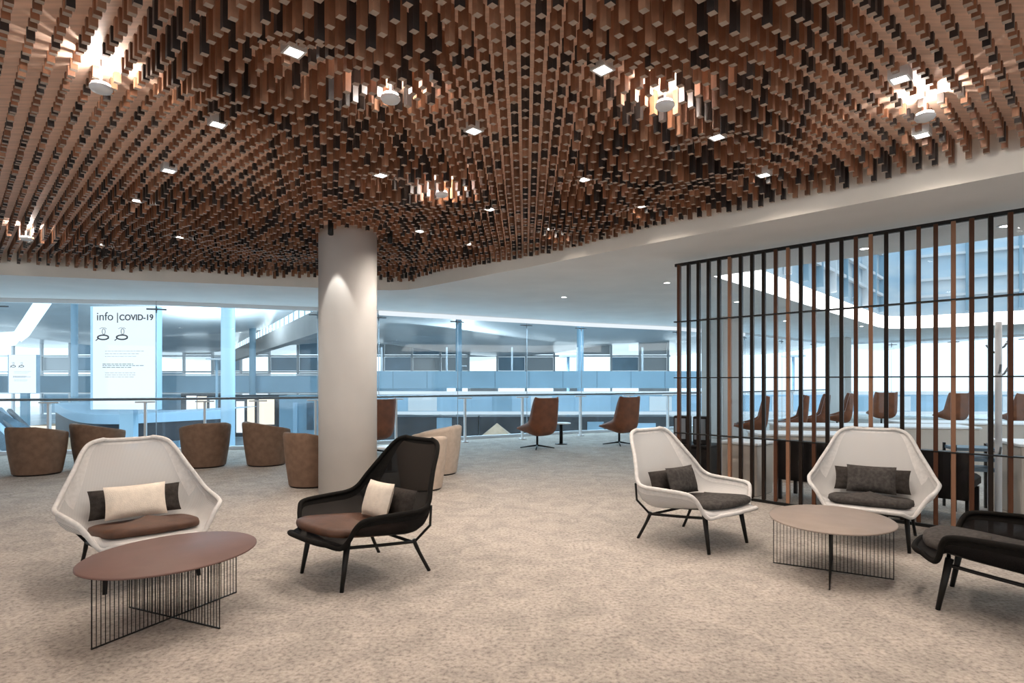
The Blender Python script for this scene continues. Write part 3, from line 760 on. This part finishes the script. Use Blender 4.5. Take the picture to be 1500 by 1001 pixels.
# far bridge seen across the glass
br = thing('footbridge', 'long blue footbridge crossing the hall with pale parapet lines', 'bridge', (16, 36, 0), 0)
MB().box((-15, 0, 1.36), (24, 2.5, 1.0)).build('upper_band', 'blue_concrete', br)
MB().box((4, -1.28, .58), (62, .12, .20)).build('upper_rail', 'white_glow', br)  # both rails are given a glow to read as bright white lines
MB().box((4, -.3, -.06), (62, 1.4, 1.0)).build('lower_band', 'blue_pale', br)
MB().box((4, -1.25, -.60), (62, .10, .17)).build('lower_rail', 'white_glow', br)
pj = MB()
for k in range(13): pj.box((-27 + k * 2.0, -1.255, 1.36), (.02, .02, 1.0))
pj.build('panel_joints', 'blue_dark', br)
rnd_ = random.Random(11); pn = MB()
for k in range(26):
    pn.box((-26 + k * 2.35, -1.02, -.06), (rnd_.uniform(.5, 1.8), .04, .86), 0, k % 3)
pn.build('parapet_panels', ['blue_pale', 'blue_concrete', 'white_top'], br)
fw = MB()
for k in range(6): fw.box((-24 + k * 4.0, .2, 2.6), (.10, .10, 1.5))
fw.build('glazing_bars', 'white_metal', br)
ub = thing('gallery', 'dark blue gallery front behind the left glass under the beam', 'gallery', (-32, 62, 0))
MB().box((0, 0, .95), (50, 3, 1.7)).build('parapet', 'blue_concrete', ub)
MB().box((0, -1.6, 1.9), (50, .2, .14)).build('rail', 'white_top', ub)
# far glazed end wall of the hall
gw = thing('glazed_wall', 'far glass end wall of the hall with pale mullions and grey-blue panels', 'glass wall', (-10, 112, 0)); rn = random.Random(5)
gm = MB()
for k in range(25): gm.box((-90 + k * 5.4, 0, 2.5), (.35, .5, 15))
for z in (-1.0, 3.0, 6.0): gm.box((-25, 0, z), (130, .4, .3))
gm.build('mullions', 'white_metal', gw); gpn = MB()
for k in range(24):
    for z, h in ((-3, 3.6), (1.0, 3.6), (4.5, 2.6), (7.5, 2.4)):
        if rn.random() < .5: gpn.box((-87.3 + k * 5.4, .3, z), (5.0, .1, h), 0, rn.choice((0, 0, 1, 2)))
gpn.build('panels', ['blue_pale', 'white_top', 'white_metal'], gw)
# shopfronts below
def shopfront(label, x0, x1, y0, y1, Z, m, lights=()):
    a, b = PD(x0, y0, Z), PD(x1, y1, Z)
    r = thing('shopfront', label, 'shop', ((a.x + b.x) / 2, Z, 0)); cx = (a.x + b.x) / 2
    MB().box((0, 1.0, (a.z + b.z) / 2), (b.x - a.x, 2.0, a.z - b.z)).build('front', m, r)
    for (u0, u1, v0, v1, lm) in lights:
        c, d = PD(u0, v0, Z), PD(u1, v1, Z)
        MB().box(((c.x + d.x) / 2 - cx, -.06, (c.z + d.z) / 2), (d.x - c.x, .1, c.z - d.z)).build('lit_panel', lm, r)
shopfront('dark shopfront below the footbridge in the centre', 480, 700, 611, 668, 35.6, 'shop_dark', [(640, 662, 612, 655, 'blue_concrete')])
shopfront('dark shopfront below the footbridge right of centre', 702, 990, 611, 662, 35.6, 'shop_dark', [(860, 884, 618, 650, 'blue_concrete'), (930, 960, 620, 650, 'blue_pale')])
shopfront('warm lit shop under the gallery left of the pale blue column', 265, 322, 577, 612, 50, 'shop_dark', [(274, 288, 580, 606, 'shop_white'), (290, 303, 581, 604, 'shop_light'), (308, 318, 583, 606, 'shop_white')])
shopfront('warm lit shop under the gallery right of the pale blue column', 344, 408, 579, 640, 50, 'shop_dark', [(347, 358, 588, 634, 'shop_white'), (363, 373, 583, 620, 'shop_light'), (380, 402, 583, 622, 'shop_light')])
shopfront('blue tiled wall behind the glass just left of the round column', 409, 470, 580, 662, 44, 'blue_concrete', [(430, 436, 590, 640, 'blue_pale'), (450, 460, 590, 630, 'blue_dark')])
shopfront('warm lit shop low at the left below the escalator', 34, 120, 625, 672, 30, 'shop_beige', [(40, 84, 624, 633, 'shop_light'), (60, 68, 640, 655, 'shop_white')])
shopfront('row of blue kiosks with white screen low under the big sign', 196, 262, 622, 655, 26, 'blue_concrete', [(222, 236, 630, 646, 'shop_white'), (244, 256, 628, 644, 'screen_face')])
ki = thing('kiosk', 'pale peaked kiosk canopy in the hall just left of the nearer rust chair', 'kiosk', ((728 - 750) / F * 30, 30, HZ))
mk = MB(); top_ = (0, 0, 4.15); hw = 1.1
mk.add([(-hw, -hw, 3.2), (hw, -hw, 3.2), (hw, hw, 3.2), (-hw, hw, 3.2), top_], [(0, 1, 4), (1, 2, 4), (2, 3, 4), (3, 0, 4), (3, 2, 1, 0)])
mk.build('canopy', 'shop_beige', ki)
for x in (-1, 1):
    for y in (-1, 1): MB().tube([(x, y, 0), (x, y, 3.22)], .06, 6).build('post', 'white_metal', ki)
MB().box((0, 0, .6), (1.8, 1.2, 1.2)).build('counter', 'shop_beige', ki)
# curved balcony slab
bl_ = thing('balcony', 'pale blue balcony slab with dark underside crossing below the big sign', 'balcony', (0, 0, 0))
pts = [PD(80, 598, 26), PD(110, 612, 25), PD(160, 616, 24), PD(235, 613, 24), (PD(330, 608, 25))]
sp = smooth_path(pts, 5); mbk = MB()
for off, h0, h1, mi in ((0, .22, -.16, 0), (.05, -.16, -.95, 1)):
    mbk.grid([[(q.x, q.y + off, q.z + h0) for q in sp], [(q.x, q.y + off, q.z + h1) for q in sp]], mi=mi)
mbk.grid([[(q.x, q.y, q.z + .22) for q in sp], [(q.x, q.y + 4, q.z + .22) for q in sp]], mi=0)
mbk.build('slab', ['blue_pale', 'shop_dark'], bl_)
# escalator at the far left
es = thing('escalator', 'escalator with pale handrails going down at the left border', 'escalator', (0, 0, 0))
for k, (dx, dz) in enumerate(((0, 0), (16, 2), (30, 4), (44, 6))):
    a, b = PD(-30 + dx, 596 + dz, 24), PD(24 + dx, 648 + dz, 20); mb = MB(); mb.tube([a, b], .10, 6)
    mb.build('handrail' if k % 2 == 0 else 'step_band', 'blue_pale' if k % 2 == 0 else 'grey_metal', es)
a, b = PD(-30, 612, 24.4), PD(60, 668, 20.4); mb = MB(); mb.tube([a, b], .75, 4); mb.build('truss', 'blue_dark', es)
# advertising totem with the notice
def totem(px0, px1, pyt, pyb, Z, label, rz, text=True):
    a, b = PD(px0, pyt, Z), PD(px1, pyb, Z); W, H_ = b.x - a.x, a.z - b.z
    r = thing('info_sign', label, 'sign', ((a.x + b.x) / 2, Z, b.z), rz, 'lit info signs in the hall')
    MB().box((-.03 * W, .22, H_ / 2), (W * 1.06, .36, H_ * 1.01)).build('housing', 'blue_pale', r)
    MB().box((0, .02, H_ / 2), (W, .06, H_)).build('screen', 'screen_face', r)
    MB().box((0, .25, (HZ - b.z) / 2), (.5, .25, -(HZ - b.z))).build('support', 'blue_concrete', r)
    def txt(s, x, z, size, m, off=0):
        c = bpy.data.curves.new('lettering', 'FONT'); c.body = s; c.size = size; c.extrude = .004; c.offset = off
        t = bpy.data.objects.new('t', c); COL.objects.link(t); bpy.context.view_layer.update()
        me = bpy.data.meshes.new_from_object(t.evaluated_get(bpy.context.evaluated_depsgraph_get())); bpy.data.objects.remove(t); me.materials.clear(); me.materials.append(M[m])
        o = bpy.data.objects.new('lettering', me); COL.objects.link(o); o.parent = r; o.location = (x, -.018, z); o.rotation_euler = (PI / 2, 0, 0); return o
    if text:
        o = txt('info', -.44 * W, H_ * .865, W * .185, 'ink'); o = txt('|', -.115 * W, H_ * .865, W * .17, 'ink')
        o = txt('COVID-19', -.065 * W, H_ * .865, W * .125, 'ink', .006)
    ic = MB(); k = W
    def loop(cx, cz, rx, rz_, th, a0=0, a1=2 * PI):
        ic.tube([(cx + math.cos(a0 + (a1 - a0) * t / 14) * rx, -.016, cz + math.sin(a0 + (a1 - a0) * t / 14) * rz_) for t in range(15)], th, 5)
    for cx in (-.33 * W, -.02 * W):
        cz = H_ * .70
        loop(cx, cz, .09 * W, .035 * W, .012 * k); ic.tube([(cx - .08 * W, -.016, cz - .02 * W), (cx - .12 * W, -.016, cz - .05 * W)], .007 * k, 5)
        loop(cx + .01 * W, cz + .09 * W, .025 * W, .045 * W, .004 * k); loop(cx, cz + .12 * W, .06 * W, .03 * W, .003 * k, .3, 2.8)
    ic.build('pictogram', 'ink', r)
    ln = MB(); rnd = random.Random(3)
    for kk, (z, x0, ln_) in enumerate(((.565, -.30, .60), (.54, -.30, .52), (.515, -.30, .46), (.44, -.34, .50), (.425, -.34, .66), (.408, -.34, .48), (.355, -.30, .48), (.335, -.30, .50), (.315, -.30, .40))):
        x = x0 * W; e = (x0 + ln_) * W
        while x < e:
            w_ = rnd.uniform(.02, .07) * W; ln.box((x + w_ / 2, -.012, z * H_), (w_, .004, (.012 if 3 <= kk <= 5 else .006) * W)); x += w_ + .012 * W
    ln.build('text_lines', 'ink_grey', r)
totem(134, 228, 449, 600, 20, 'large white lit info sign with dark heading standing in the hall', math.radians(-4))
totem(13, 52, 520, 576, 40, 'small distant white lit info sign near the left border', 0, False)
